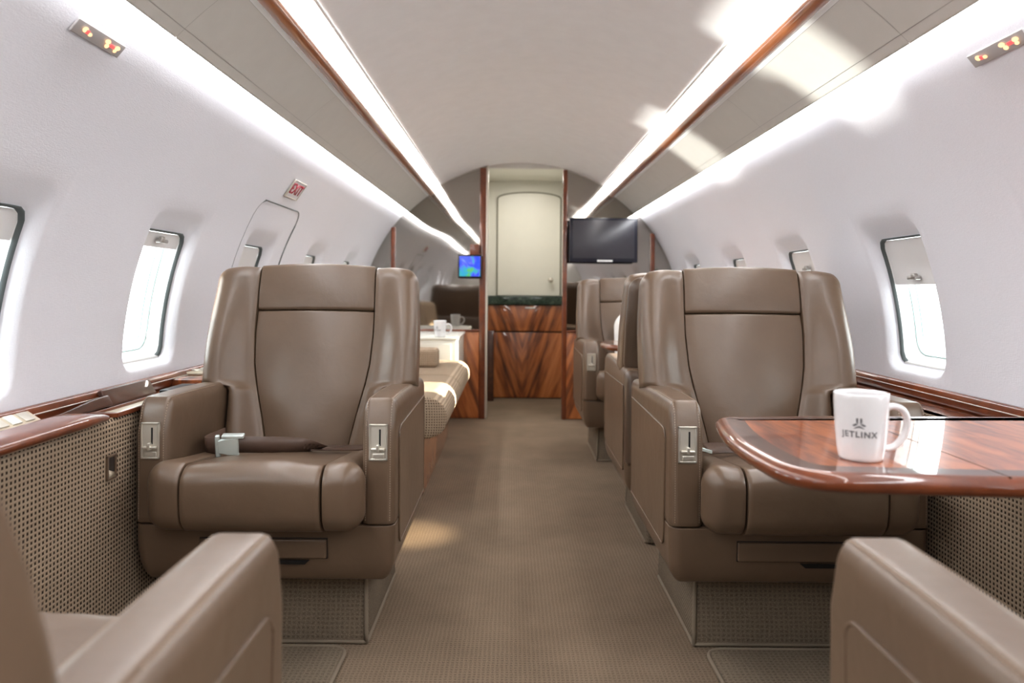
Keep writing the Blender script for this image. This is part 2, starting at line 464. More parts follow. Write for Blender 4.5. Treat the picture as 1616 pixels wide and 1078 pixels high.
def strip(rings):
    vs, fs = [], []; n = len(rings[0])
    for r in rings: vs += r
    for i in range(len(rings)-1):
        for j in range(n): fs.append((i*n+j, i*n+(j+1) % n, (i+1)*n+(j+1) % n, (i+1)*n+j))
    return vs, fs
wincount = [0]
for s, nm, ys in ((-1, 'left', [-0.80, -0.04, 0.72, 1.50, 2.295, 3.055, 3.91, 4.75]), (1, 'right', [-0.90, -0.10, 0.70, 1.50, 2.295, 3.098, 3.91, 4.78])):
    ths = [47.2] + lin(48.5, T0, 6)
    sh = []
    edges = [Y0]
    for y in ys: edges += [y-CY, y+CY]
    edges.append(Y1)
    full = ths + [T0+(T1-T0)*i/12 for i in range(1, 13)] + [91.5]
    for i in range(len(edges)-1):
        a, b = edges[i], edges[i+1]
        if i % 2 == 0:
            sh.append(grid(lambda y, t: cab(s, t, y, RW+(0.010 if t < 48 else 0)), lin(a, b, 3), full))
        else:
            us = lin(a, b, 12)
            sh.append(grid(lambda y, t: cab(s, t, y, RW+(0.010 if t < 48 else 0)), us, ths))
            sh.append(grid(lambda y, t: cab(s, t, y, RW), us, [T1, 91.5]))
            base, ring = loops(s, (a+b)/2)
            sh.append(strip([base, ring(0.172, 65.0, 89.9, 0.06, RW), ring(0.164, 66.2, 89.5, 0.055, RW+0.004),
                             ring(0.150, 68.4, 88.9, 0.045, RW+0.026), ring(0.145, 69.2, 88.6, 0.035, RW+0.036)]))
    w = build(f'wall_{nm}', sh, M['liner'])
    tags(w, kind='structure')
    # outer skin between the windows keeps daylight out everywhere else
    for k, y in enumerate(ys):
        if y < 0.9 or y > 5.3: continue
        wincount[0] += 1
        o0 = Vector(cab(s, 78, y, RW+0.04))
        def lw(shp): return [tuple(Vector(p)-o0) for p in shp[0]], shp[1]
        win = empty(f'window_{wincount[0]}', o0, kind='structure')
        base, ring = loops(s, y)
        n4 = len(base); low = lambda j: 25 <= j % n4 <= 34
        g3 = strip([ring(0.1455, 69.15, 88.65, 0.035, RW+0.034), ring(0.1415, 69.4, 88.4, 0.033, RW+0.032), ring(0.1385, 69.6, 88.2, 0.032, RW+0.045)])
        build('gasket', lw((g3[0], [f for k2, f in enumerate(g3[1]) if not low(k2)])), M['gasket'], win)
        fr_ = strip([ring(0.1385, 69.6, 88.2, 0.032, RW+0.044), ring(0.134, 69.9, 87.9, 0.04, RW+0.058), ring(0.124, 70.6, 87.4, 0.05, RW+0.078), ring(0.119, 71.0, 87.0, 0.055, RW+0.095), ring(0.117, 71.2, 86.9, 0.055, RW+0.115)])
        build('frame', [lw(fr_), lw((g3[0], [f for k2, f in enumerate(g3[1]) if low(k2)]))], M['white'], win)
        for hu_, ta_, tb_, rd_ in ((0.123, 70.7, 87.3, RW+0.079), (0.118, 71.1, 86.95, RW+0.098)):
            build('seal', lw(tube(ring(hu_, ta_, tb_, 0.052, rd_), 0.0014, 5, True)), M['teal'], win)
        rg = ring(0.1175, 71.15, 86.9, 0.055, RW+0.108); build('pane', lw((rg, [tuple(range(len(rg)))])), M['glass'], win)
        if s > 0: te = {0: 76.6}.get(k-4, 74.2)
        else: te = {0: 71.9, -1: 73.0, 1: 79.0}.get(k-4, 73.5)
        shd = build('shade', lw(grid(lambda t, u: cab(s, 69.7+(te-69.7)*t, y+u*(0.1375 - 0.012*(1 if False else max(0, 1-t*6))), RW+0.047), lin(0, 1, 8), lin(-1, 1, 8))), M['shade'], win)
        hx = cab(s, te-1.1, y, RW+0.036)
        hv = Vector(hx)-o0
        build('handle', [softbox((hv.x, hv.y, hv.z), (0.02, 0.05, 0.012), 0.004, (1, 2, 1)), softbox((hv.x-s*0.006, hv.y-0.012, hv.z+0.006), (0.014, 0.022, 0.016), 0.005, (1, 1, 1))], M['handle'], shd)

# ---- emergency exit hatch outline on the left wall, with its sign
def hatch_path():
    pts = [(2.60, 90.0), (2.60, 59.3), (3.36, 59.3), (3.36, 90.0)]
    p = fillet(pts, [0, 0, 0, 0])
    out = [(2.825, t) for t in lin(90, 63, 10)]
    out += [(2.825+0.06*(1-math.cos(a)), 63-3.4*math.sin(a)) for a in lin(0.2, PI/2, 6)]
    out += [(y, 59.6) for y in lin(2.86, 3.28, 5)]
    out += [(3.29+0.07*math.sin(a), 63-3.4*math.cos(a)) for a in lin(0.1, PI/2, 6)] + [(3.36, t) for t in lin(65, 90, 10)]
    return out
ho = Vector(cab(-1, 75, 3.0, RW))
hd = empty('door_2', ho, kind='structure')
build('hatch_seam', tube([tuple(Vector(cab(-1, t, y, RW-0.0005))-ho) for y, t in hatch_path()], [0.0006 if y < 2.85 else 0.0026 if t < 63 else 0.004 for y, t in hatch_path()], 6), M['gasket'], hd)
def on_wall(side, th, y, rad, roll=0.0):
    """frame on the wall: x along the cabin, y up the wall, z into the room"""
    c = Vector(cab(side, th, y, rad)); n = Vector((-side*math.sin(R(th)), 0, -math.cos(R(th))))
    ex = Vector((0, -side*-1.0, 0)) if False else Vector((0, 1 if side < 0 else -1, 0))
    ey = n.cross(ex)
    m = Matrix((ex, ey, n)).transposed().to_4x4()
    m.translation = c
    return m
def placed(o, m): o.matrix_world = m; return o
ex = empty('exit_sign', label='small red and white EXIT sign on left wall above the hatch', cat='sign')
placed(ex, on_wall(-1, 55.5, 3.09, RW-0.002))
build('plate', box3(-0.076, 0.076, -0.038, 0.038, 0, 0.006), M['exit_white'], ex)
build('frame', [box3(-0.08, 0.08, 0.037, 0.041, 0, 0.008), box3(-0.08, 0.08, -0.041, -0.037, 0, 0.008), box3(0.075, 0.08, -0.041, 0.041, 0, 0.008), box3(-0.08, -0.075, -0.041, 0.041, 0, 0.008)], M['nickel'], ex)
build('lettering', xf(text_shape('EXIT', 0.066, 0.0008, 1.05, 0.0012), Matrix.Translation((0, 0.001, 0.007))), M['red'], ex)
def disc(cx, cy, rx, ry, z, n=14):
    vs = [(cx+rx*math.cos(2*PI*i/n), cy+ry*math.sin(2*PI*i/n), z) for i in range(n)]
    return vs, [tuple(range(n))]
for s, nm, yy in ((-1, 'left', 1.493), (1, 'right', 1.49)):
    sg = empty('warning_sign', label=f'lit no smoking and seat belt sign high on the {nm} wall', cat='sign', group='lit warning signs')
    placed(sg, on_wall(s, 49.9 if s < 0 else 50.4, yy, RW-0.002))
    build('plate', box3(-0.085, 0.085, -0.0155, 0.0155, 0, 0.005, 0.002), M['sign_grey'], sg)
    q = 1
    build('no_smoking_symbol', [disc(q*-0.055, 0.002, 0.008, 0.006, 0.0076), box3(q*-0.046-0.006, q*-0.046+0.006, -0.003, 0.001, 0.0072, 0.0078, 0.0002), disc(q*-0.036, -0.002, 0.007, 0.004, 0.0076)], M['signal_amber'], sg)
    build('red_bar', box3(q*-0.046-0.005, q*-0.046+0.005, -0.004, 0.004, 0.0076, 0.0082, 0.0002), M['signal_red'], sg)
    build('seat_belt_symbol', [disc(q*0.022, 0.005, 0.009, 0.005, 0.0076), disc(q*0.027, -0.004, 0.007, 0.005, 0.0076), disc(q*0.060, 0.003, 0.009, 0.005, 0.0076), disc(q*0.058, -0.005, 0.006, 0.004, 0.0076)], M['signal_amber'], sg)
    build('red_belt', box3(q*0.043-0.008, q*0.043+0.008, -0.003, 0.004, 0.0072, 0.008, 0.0002), M['signal_red'], sg)

LEDGE = {}
# ---- lower walls: woven panels, ledges, rails
for s, nm in ((-1, 'left'), (1, 'right')):
    X = lambda dx: XC + s*dx
    lo = build(f'wall_lower_{nm}', [grid(lambda y, t: (X(t[0]), y, t[1]), lin(Y0, Y1, 4), [(1.075, 0.628), (1.044, 0.628), (1.035, 0.622), (1.034, 0.60), (1.034, 0.42), (1.034, 0.26), (1.034, 0.12), (1.034, 0.0)])], M['dado'])
    tags(lo, kind='structure')
    lg = empty('side_ledge', (X(1.09), 0, 0.61), label=f'long glossy mahogany ledge running along the {nm} wall under the windows', cat='ledge')
    ofs = Vector(lg.location)
    def ll(sh): return [tuple(Vector(p)-ofs) for p in sh[0]], sh[1]
    xa, xb = sorted((X(1.042), X(1.19)))
    build('ledge_top', ll(box3(xa, xb, Y0, Y1-0.01, 0.600, 0.628, 0.004)), M['wood_y'], lg)
    wl = build(f'trim_{7 if s < 0 else 8}', grid(lambda a, y: (X(1.172+0.013*math.cos(a)), y, 0.650+0.024*math.sin(a)), lin(0, 2*PI, 16), [Y0, Y1-0.01]), M['wood_edge'])
    tags(wl, kind='structure')
    build('metal_inlay', tube([(X(1.158), y, 0.654) for y in (Y0, Y1-0.01)], 0.0018, 6), M['chrome'], wl)
    LEDGE[s] = lg
# pull recess in the left woven panel
pr = empty('panel_pull', (XC-1.034, 1.79, 0.513), label='small square brown recessed pull in the left woven panel', cat='handle')
fr = [box3(-0.002, 0.006, -0.021, -0.015, -0.030, 0.030), box3(-0.002, 0.006, 0.015, 0.021, -0.030, 0.030), box3(-0.002, 0.006, -0.021, 0.021, 0.024, 0.030), box3(-0.002, 0.006, -0.021, 0.021, -0.030, -0.024)]
build('frame', fr, M['leather'], pr)
build('recess', box3(0.0, 0.002, -0.016, 0.016, -0.025, 0.025, 0.0004), M['seam'], pr)
build('ramp', ([(0.001, -0.015, -0.024), (0.005, -0.015, -0.024), (0.005, 0.015, -0.024), (0.001, 0.015, -0.024), (0.0015, -0.015, 0.0), (0.0015, 0.015, -0.012)], [(0, 1, 2, 3), (1, 4, 5, 2), (0, 3, 5, 4), (0, 4, 1), (3, 2, 5)]), M['paper'], pr)

# ------------------------------------------------------------------ left ledge furniture
def on_ledge(o):
    o.parent = LEDGE[-1]; o.location = Vector(o.location) - Vector(LEDGE[-1].location); return o

def podfn(x, y, z):
    t = smooth(0.32, 0.50, y)
    return (x - 0.02*t, y, z*(1-0.55*t) if z > 0 else z)
on_ledge(build('armrest_pod', softbox((0.0, 0.0, 0.017), (0.105, 0.92, 0.034), (0.035, 0.05, 0.016), (4, 16, 3), podfn), M['wood_edge'], loc=(-0.985, 1.32, 0.628)))
cp = on_ledge(empty('control_panel', (-1.083, 1.47, 0.652), label='beige control panel with buttons'))
cp.rotation_euler = (0, R(32), 0)
build('plate', box3(-0.03, 0.03, -0.21, 0.21, -0.002, 0.004, 0.001), M['paper'], cp)
for i in range(9):
    yb = -0.18 + i*0.043
    build('button', box3(-0.018, 0.012, yb, yb+0.030, 0.0035, 0.007, 0.001), M['lime'] if i == 5 else M['cream'] if i % 2 else M['nickel'], cp)
lid = on_ledge(empty('lid', (-1.065, 2.05, 0.628), label='open mahogany lid leaning up'))
lm = Matrix.Rotation(R(-28), 4, 'Y')
build('leaf', [xf(softbox((0, 0.03, 0.026), (0.016, 0.26, 0.050), 0.005, (1, 6, 2)), lm)], M['wood_band'], lid)
build('small_leaf', [xf(softbox((0.014, -0.23, 0.016), (0.014, 0.26, 0.030), 0.005, (1, 6, 2), lambda x, y, z: (x, y, z*(0.45+0.55*smooth(-0.36, -0.12, y)))), lm)], M['wood_band'], lid)
cbn = on_ledge(empty('compartment', (-1.00, 2.0, 0.628), label='open shallow compartment with beige liner'))
build('liner', box3(-0.03, 0.03, -0.18, 0.12, 0.0005, 0.003, 0.001), M['paper'], cbn)
build('rim', [box3(-0.034, 0.034, -0.186, -0.178, 0, 0.012), box3(-0.034, 0.034, 0.12, 0.128, 0, 0.012), box3(0.03, 0.036, -0.186, 0.128, 0, 0.012), box3(-0.036, -0.03, -0.186, 0.128, 0, 0.010)], M['wood_edge'], cbn)
ph = build('handset', [softbox((0, 0, 0.009), (0.05, 0.15, 0.018), 0.006, (2, 4, 1))], M['black'], loc=(-1.005, 2.235, 0.631))
tags(ph, label='black handset lying on the left ledge beside seat armrest', cat='phone')
for i, (yy, xx) in enumerate(((2.42, -1.03), (2.56, -1.07))):
    ch = on_ledge(empty('ashtray' if i == 0 else 'cup_holder', (xx, yy, 0.628), label='metal ashtray lid' if i == 0 else 'beige cup holder plate'))
    build('plate', softbox((0, 0, 0.004+0.026*i), (0.06, 0.13, 0.009), 0.003, (1, 2, 1)), M['paper'] if i else M['chrome'], ch)
    if i: build('rim', [tube([(0.024*math.cos(a), -0.02+0.024*math.sin(a), 0.037) for a in lin(0, 2*PI*15/16, 15)], 0.003, 6, True), tube([(0.018*math.cos(a), 0.035+0.018*math.sin(a), 0.037) for a in lin(0, 2*PI*15/16, 15)], 0.003, 6, True)], M['chrome'], ch)
cs = on_ledge(build('console_box', softbox((0, 0, 0.013), (0.13, 0.66, 0.026), 0.006, (2, 6, 1)), M['wood_y'], loc=(-1.055, 2.72, 0.627)))

# ------------------------------------------------------------------ front bulkhead
def arch(x, rad=1.192): return ZC + math.sqrt(max(0.0004, rad*rad-(x-XC)**2))
def panel_poly(x0, x1, z0, rad=1.192):
    top = [(x, arch(x, rad)) for x in lin(x1, x0, 24)]
    return [(x0, z0), (x1, z0)] + top
def side_edge(side, z, rad=1.192): return XC + side*math.sqrt(rad*rad-(z-ZC)**2)
DX0, DX1, DTOP = -0.195, 0.372, 1.845
def XYZ(u, v, d): return (u, d, v)
bk = build('wall_front', [prism(panel_poly(XC-1.25, DX0, 0.0, 1.262), XYZ, YB, YB+0.05), prism(panel_poly(DX1, XC+1.25, 0.0, 1.262), XYZ, YB, YB+0.05),
                          prism(panel_poly(DX0, DX1, DTOP, 1.262), XYZ, YB, YB+0.05)], M['psu'], smooth=False)
tags(bk, kind='structure')
def mirror_poly(side, xin, zb):
    zlow = side_edge(side, zb, 1.185)
    pts = [(xin, zb), (zlow, zb)]
    a0 = math.atan2(zb-ZC, zlow-XC)
    x = xin; z = arch(xin, 1.185); a1 = math.atan2(z-ZC, x-XC)
    if side < 0 and a0 < 0: a0 += 2*PI
    for a in lin(a0, a1, 24): pts.append((XC+1.185*math.cos(a), ZC+1.185*math.sin(a)))
    return pts
for side, xin, nm in ((-1, DX0-0.03, 'left'), (1, DX1+0.03, 'right')):
    mp = build('mirror_panel', prism(mirror_poly(side, xin, 0.655), XYZ, YB-0.008, YB-0.001), M['mirror'], smooth=False)
    tags(mp, label=f'smoky mirror panel on the front bulkhead {nm} of the doorway', cat='mirror', group='bulkhead mirrors')
    xs = -0.875 if side < 0 else 1.03
    tr = build(f'trim_{3 if side < 0 else 4}', box3(xs-0.016, xs+0.016, YB-0.025, YB-0.008, 0.655, arch(xs, 1.18), 0.004), M['wood_edge']); tags(tr, kind='structure')
    a, b = (DX0-0.045, DX0+0.002) if side < 0 else (DX1-0.002, DX1+0.03)
    tr = build(f'trim_{5 if side < 0 else 6}', box3(a, b, YB-0.03, YB+0.055, 0.0, arch((a+b)/2, 1.185), 0.005), M['wood_edge']); tags(tr, kind='structure')
    if side < 0: build('metal_edge', box3(b-0.001, b+0.014, YB-0.032, YB+0.05, 0.0, 1.86, 0.002), M['nickel'], tr)
    xl, xh = (XC-0.95, DX0-0.045) if side < 0 else (DX1+0.03, XC+0.95)
    wp = build('bulkhead_wood_panel', box3(xl, xh, YB-0.03, YB-0.001, 0.004, 0.64, 0.004), M['wood_flame'])
    tags(wp, label=f'lower mahogany veneer panel on the front bulkhead {nm} of the doorway', cat='panel', group='bulkhead wood panels')
    sh = build('bulkhead_rail', box3(xl-0.14 if side < 0 else xl, xh if side < 0 else xh+0.14, YB-0.045, YB-0.002, 0.64, 0.655, 0.004), M['wood_edge'])
    tags(sh, label=f'thin mahogany rail under the {nm} bulkhead mirror', cat='trim')
# galley beyond the doorway
GY = 6.47
gw = build('wall_galley', [box3(-0.27, 0.47, GY+0.03, GY+0.07, 0, 2.0), box3(-0.31, -0.262, YB+0.06, GY+0.05, 0, 2.0), box3(0.462, 0.51, YB+0.06, GY+0.05, 0, 2.0), box3(-0.31, 0.51, YB+0.06, GY+0.05, 1.9, 1.95)], M['cream'], smooth=False)
tags(gw, kind='structure')
dr = empty('door_1', (0.145, GY+0.02, 0.90), kind='structure')
def dpoly(w, h0, h1, bow): return [(-w, h0), (w, h0), (w, h1-bow)] + [(w*math.cos(a), h1-bow+bow*math.sin(a)) for a in lin(0.15, PI-0.15, 14)] + [(-w, h1-bow)]
build('groove', prism(dpoly(0.282, 0, 0.908, 0.055), XYZ, -0.004, 0.01), M['groove'], dr, smooth=False)
build('panel', prism(dpoly(0.272, 0, 0.896, 0.053), XYZ, -0.016, 0.0), M['cream'], dr, smooth=False)
build('knob', [xf(lathe([(0.0, -0.001), (0.02, 0), (0.02, 0.004), (0.009, 0.008), (0.008, 0.025), (0.02, 0.034), (0.022, 0.045), (0.015, 0.055), (0, 0.057)], 20), Matrix.Translation((0.19, -0.016, 0.135)) @ Matrix.Rotation(PI/2, 4, 'X'))], M['nickel'], dr)
gc = empty('galley_cabinet', (0.105, GY, 0), label='mahogany flame veneer galley cabinet seen through the doorway', cat='cabinet')
build('carcass', box3(-0.36, 0.35, 0.0, 0.03, 0.004, 0.815), M['seam'], gc)
build('lower_door', box3(-0.36, 0.35, -0.018, 0.0, 0.008, 0.575, 0.003), M['wood_flame'], gc)
d = build('drawer', box3(-0.36, 0.35, -0.018, 0.0, 0.588, 0.812, 0.003), M['wood_flame'], gc)
build('catch', box3(0.01, 0.10, -0.026, -0.017, 0.785, 0.797, 0.002), M['chrome'], d)
ct = build('countertop', box3(-0.262, 0.46, GY-0.04, GY+0.03, 0.818, 0.895, 0.006), M['marble'])
tags(ct, label='dark green marble counter on the galley cabinet', cat='countertop')
gs = build('galley_gap_block', box3(-0.258, -0.15, GY-0.20, GY-0.05, 0.003, 0.60, 0.004), M['wood_band'])  # dark block added to stand in for the dark gap beside the galley
tags(gs, label='dark block standing in for the dark gap at the left side of the galley', cat='panel')

# television and moving map monitor
tv = empty('television', (0.655, 5.33, 1.31), label='black flat television mounted on the right bulkhead mirror', cat='television')
build('bezel', box3(-0.245, 0.245, -0.02, 0.02, -0.16, 0.16, 0.006), M['tv_bezel'], tv)
build('screen', box3(-0.222, 0.222, -0.0225, -0.018, -0.132, 0.142, 0.001), M['tv_screen'], tv)
build('bottom_strip', box3(-0.045, 0.065, -0.0235, -0.018, -0.156, -0.142, 0.001), M['white'], tv)
build('mount', box3(-0.08, 0.08, 0.018, 0.111, -0.06, 0.06), M['black'], tv)
mo = empty('monitor', (-0.305, 5.34, 1.115), label='small monitor showing a blue moving map left of the doorway', cat='monitor')
build('bezel', box3(-0.085, 0.085, -0.012, 0.012, -0.085, 0.085, 0.004), M['tv_bezel'], mo)
build('screen', box3(-0.075, 0.075, -0.0145, -0.011, -0.072, 0.072, 0.001), M['map'], mo)
build('mount', box3(0.0, 0.066, -0.01, 0.101, 0.083, 0.16, 0.004), M['wood_edge'], mo)
build('arm', box3(-0.03, 0.03, 0.01, 0.1015, -0.04, 0.04, 0.004), M['black'], mo)

wr = build('wall_rear', prism(panel_poly(XC-1.25, XC+1.25, -0.05, 1.262), XYZ, Y0-0.05, Y0), M['psu'], smooth=False); tags(wr, kind='structure')

# ------------------------------------------------------------------ club seats
BT, FOOT = [R(12.5)], [0.375]   # recline of the back, depth of its foot
def tilt(x, y, z):   # back built upright at y=0, z = height along the back; leaned about its foot
    c, s_ = math.cos(BT[0]), math.sin(BT[0])
    return (x, FOOT[0] + y*c + z*s_, 0.42 - y*s_ + z*c)
CW = [(0.0, 0.118), (0.06, 0.128), (0.13, 0.143), (0.22, 0.165), (0.30, 0.180), (0.40, 0.187), (0.50, 0.186), (0.62, 0.184)]
def cwid(t): return interp(CW, t)
def seat_parts(root, belt):
    Lm = M['leather']
    def basefn(x, y, z):
        t = smooth(0.30, 0.20, z)
        if z > 0.345: z = 0.345 + (z-0.345)*0.05
        return (x*(1-0.025*t), y + 0.015*t*(1 if y < 0.3 else -1), z)
    build('base_shell', box3(-0.33, 0.33, 0.0, 0.64, 0.198, 0.45, (0.03, 0.03, 0.055), (4, 4, 3), basefn, 5), Lm, root)
    # pedestal
    def pedfn(x, y, z):
        t = smooth(0.20, 0.0, z); return (x*(1+0.03*t), y - (0.025*t if y < 0.3 else 0), z)
    pe = build('pedestal', box3(-0.235, 0.235, 0.13, 0.60, 0.001, 0.215, 0.012, (6, 4, 4), pedfn), M['carpet_grey'], root)
    for sx in (-1, 1):
        build('binding', tube([pedfn(sx*0.234, 0.131, z) for z in lin(0.2, 0.004, 6)] + [pedfn(sx*0.234, y, 0.004) for y in lin(0.15, 0.58, 4)], 0.006, 8), M['binding'], pe)
    build('binding', tube([pedfn(x, 0.131, 0.006) for x in lin(-0.234, 0.234, 8)], 0.005, 8), M['binding'], pe)
    # footrest drawer
    dw = build('footrest_drawer', box3(-0.16, 0.16, -0.008, 0.01, 0.268, 0.316, 0.004, (4, 1, 1)), Lm, root)
    build('drawer_gap_shade', box3(-0.1618, 0.1625, -0.0012, 0.004, 0.266, 0.3185, 0.0008), M['seam'], dw)  # dark plate behind the drawer paints the shadow gap around it
    build('finger_slot', prism([(0.0, 0.261), (0.115, 0.261), (0.105, 0.251), (0.012, 0.251)], XYZ, -0.001, 0.004), M['black'], dw, smooth=False)
    # armrests
    for sx in (-1, 1):
        def armfn(x, y, z):
            # top front of the arm is well rounded; it dips slightly to the back
            zt = z - (0.012*smooth(0.1, 0.6, y))*smooth(0.4, 0.6, z)
            if zt < 0.356: zt = 0.356-(0.356-zt)*0.05
            return (x, y + 0.02*smooth(0.58, 0.66, z)*smooth(0.1, 0.0, y), zt)
        xa, xb = (0.245, 0.33) if sx > 0 else (-0.33, -0.245)
        ar = build('armrest', box3(xa, xb, 0.0, 0.62, 0.28, 0.668, (0.020, 0.026, 0.034), (3, 8, 6), armfn, 5), Lm, root)
        # raised side panel with piping
        xo = sx*0.330
        pts = fillet([(0.60, 0.28), (0.09, 0.28), (0.075, 0.30), (0.062, 0.588), (0.60, 0.594)], [0.01, 0.03, 0.03, 0.03, 0.01])
        sp = build('side_panel', prism(pts, lambda u, v, d: (xo + sx*d, u, v), -0.004, 0.0025), Lm, ar, smooth=True, ang=40)
        build('piping', tube([(xo + sx*0.0015, u, v) for u, v in pts], 0.0030, 6, True), Lm, sp)
        # stitched edges down the arm front
        prof = [(0.0028, z) for z in lin(0.362, 0.632, 44)] + [(0.026-0.0232*math.cos(q), 0.634+0.0305*math.sin(q)) for q in lin(0.15, PI/2, 6)] + [(y, 0.6645) for y in lin(0.032, 0.33, 46)]
        st = []
        for xs in (sx*0.318, sx*0.2565):
            st = []
            for (ya, za), (yb_, zb) in zip(prof, prof[1:]):
                p, q = Vector(armfn(xs, ya, za)), Vector(armfn(xs, yb_, zb)); q = p + (q-p)*0.62
                nn = Vector((0, -(q-p).z, (q-p).y)).normalized()*0.0012; ww = Vector((0.0009, 0, 0))
                vv = [p-ww-nn, p+ww-nn, q+ww-nn, q-ww-nn, p-ww+nn, p+ww+nn, q+ww+nn, q-ww+nn]
                st.append(([tuple(v_) for v_ in vv], [(0, 1, 2, 3), (4, 5, 6, 7), (0, 1, 5, 4), (1, 2, 6, 5), (2, 3, 7, 6), (3, 0, 4, 7)]))
            build('stitching', st, M['stitch'], ar, smooth=False)
        # latch plate
        cx = sx*0.288
        lp = build('latch_plate', [box3(cx-0.0235, cx-0.019, -0.004, 0.004, 0.515, 0.607, 0.001), box3(cx+0.019, cx+0.0235, -0.004, 0.004, 0.515, 0.607, 0.001),
                                   box3(cx-0.0235, cx+0.0235, -0.004, 0.004, 0.602, 0.607, 0.001), box3(cx-0.0235, cx+0.0235, -0.004, 0.004, 0.515, 0.5195, 0.001)], M['chrome'], ar, smooth=False)
        build('inner_plate', box3(cx-0.02, cx+0.02, -0.0015, 0.004, 0.518, 0.604, 0.0005), M['nickel'], lp, smooth=False)
        build('slot', box3(cx+0.002, cx+0.0065, -0.002, 0.002, 0.552, 0.594, 0.0005), M['black'], lp)
        build('lever', [box3(cx-0.017, cx+0.017, -0.012, -0.001, 0.541, 0.5475, 0.002), box3(cx-0.004, cx+0.004, -0.013, 0.0, 0.538, 0.556, 0.002), box3(cx-0.014, cx+0.016, -0.005, 0, 0.5205, 0.534, 0.003)], M['chrome'], lp)
    # seat cushion and its two bolsters
    def cushfn(x, y, z):
        t = (y+0.10)
        top = smooth(0.42, 0.50, z)
        z2 = z - 0.135*t*top + 0.012*math.cos(x/0.17*PI/2)*top*smooth(0.40, 0.2, y)
        y2 = y - 0.010*math.cos(max(-1, min(1, (z-0.45)/0.08))*PI/2)*smooth(0.1, -0.05, y)
        w = noise.noise(Vector((x*14, y*14, z*9)))*0.0024 + noise.noise(Vector((x*55+z*30, y*30, z*40)))*0.0016*smooth(0.16, 0.05, abs(x))
        return (x, y2-w*(1-top)*smooth(0.0, -0.05, y), z2 + w*top)
    build('seat_cushion', box3(-0.1685, 0.1685, -0.10, 0.42, 0.352, 0.522, (0.003, 0.05, 0.05), (28, 22, 10), cushfn, 5), Lm, root)
    for sx in (-1, 1):
        def bolfn(x, y, z):
            u = abs(x)
            k = smooth(0.02, -0.05, y)
            q = (u-0.169)/0.0745
            q = q*0.13 if q < 0.34 else 0.044 + (q-0.34)*(0.956/0.66)
            x2 = sx*(0.169 + 0.0745*q*(1+0.30*k))
            u = 0.169+0.0745*q
            top = smooth(0.42, 0.50, z)
            z2 = z - 0.12*(y+0.10)*top + 0.006*math.sin((u-0.169)/0.0745*PI*0.75)*top
            y2 = y - 0.008*math.cos(max(-1, min(1, (z-0.45)/0.08))*PI/2)*smooth(0.1, -0.05, y) + 0.014*smooth(0.20, 0.27, u)*k
            return (x2, y2, z2)
        xa, xb = (0.169, 0.2435) if sx > 0 else (-0.2435, -0.169)
        sb = build('seat_bolster', box3(xa, xb, -0.098, 0.42, 0.354, 0.524, (0.025, 0.05, 0.05), (4, 12, 6), bolfn, 5), Lm, root)
    # back: shell, centre panel, headrest, wings
    def cenfn(x, y, z):
        hw = cwid(z)
        u = x/0.18
        y2 = y + 0.016*(u*u) - 0.010*math.cos(max(-1, min(1, (z-0.24)/0.24))*PI/2)
        if y > 0.03: y2 = y
        w = noise.noise(Vector((x*9, z*9, 3.3)))*0.002*smooth(0.03, 0.0, y)
        return tilt(u*(hw-0.0006), y2+w, z)
    build('back_cushion', box3(-0.18, 0.18, -0.005, 0.07, -0.02, 0.470, (0.0035, 0.009, 0.007), (12, 2, 18), cenfn, 4), Lm, root)
    def headfn(x, y, z):
        hw = cwid(z); u = x/0.18
        y2 = y + 0.010*(u*u) if y < 0.03 else y
        return tilt(u*(hw-0.0006), y2 - 0.006*math.cos((z-0.545)/0.075*PI/2) if y < 0.03 else y2, z + 0.006*(1-u*u)*smooth(0.5, 0.62, z))
    build('headrest', box3(-0.18, 0.18, -0.003, 0.075, 0.473, 0.618, (0.0035, 0.009, 0.010), (12, 2, 8), headfn, 4), Lm, root)
    for sx in (-1, 1):
        def wingfn(x, y, z):
            ci = cwid(z); co = 0.2425 + 0.0865*smooth(0.222, 0.236, z) - 0.010*smooth(0.35, 0.62, z)
            t = x*0.1 if x < 0.2 else 0.02 + (x-0.2)*1.225   # 0..1 across the wing; a tight seam on the inside
            y2 = y
            if y < 0.04:
                bulge = math.sin(min(1, t*1.15)*PI)**1.0 if t < 0.87 else 0.0
                y2 = y - 0.050*smooth(0.05, 0.70, t) * (0.35+0.65*smooth(0.60, 0.30, z)) + 0.010
            z2 = z - 0.012*smooth(0.3, 1.0, t)*smooth(0.5, 0.62, z)
            return tilt(sx*(ci + t*(co-ci)), y2, z2)
        build('back_wing', box3(0.0, 1.0, -0.01, 0.085, 0.0, 0.618, (0.20, 0.035, 0.045), (8, 3, 44), wingfn, 5), Lm, root)
    def shellfn(x, y, z):
        return tilt(x*(1-0.03*smooth(0.4, 0.62, z)), y - 0.012*smooth(0.45, 0.63, z), z)
    build('back_shell', box3(-0.322, 0.322, 0.078, 0.125, 0.238, 0.612, (0.045, 0.02, 0.05), (4, 2, 10), shellfn, 5), M['leather_shaded'], root)
    build('rear_shell', box3(-0.3295, 0.3295, 0.565, 0.655, 0.30, 0.652, (0.02, 0.03, 0.03), (3, 2, 3)), M['leather_shaded'], root)
    if belt == 'buckled':
        p1 = catmull([(-0.238, 0.30, 0.498), (-0.20, 0.26, 0.522), (-0.212, 0.20, 0.520), (-0.216, 0.165, 0.518), (-0.205, 0.140, 0.519), (-0.185, 0.132, 0.520), (-0.165, 0.132, 0.522)], 5)
        sb = build('seat_belt', [ribbon(p1, (0.0, -0.15, 1.0), 0.046, 0.0022)], M['belt'], root)
        p2 = catmull([(-0.115, 0.120, 0.527), (-0.05, 0.126, 0.526), (0.01, 0.146, 0.521), (0.06, 0.172, 0.513), (0.10, 0.20, 0.504)], 5)
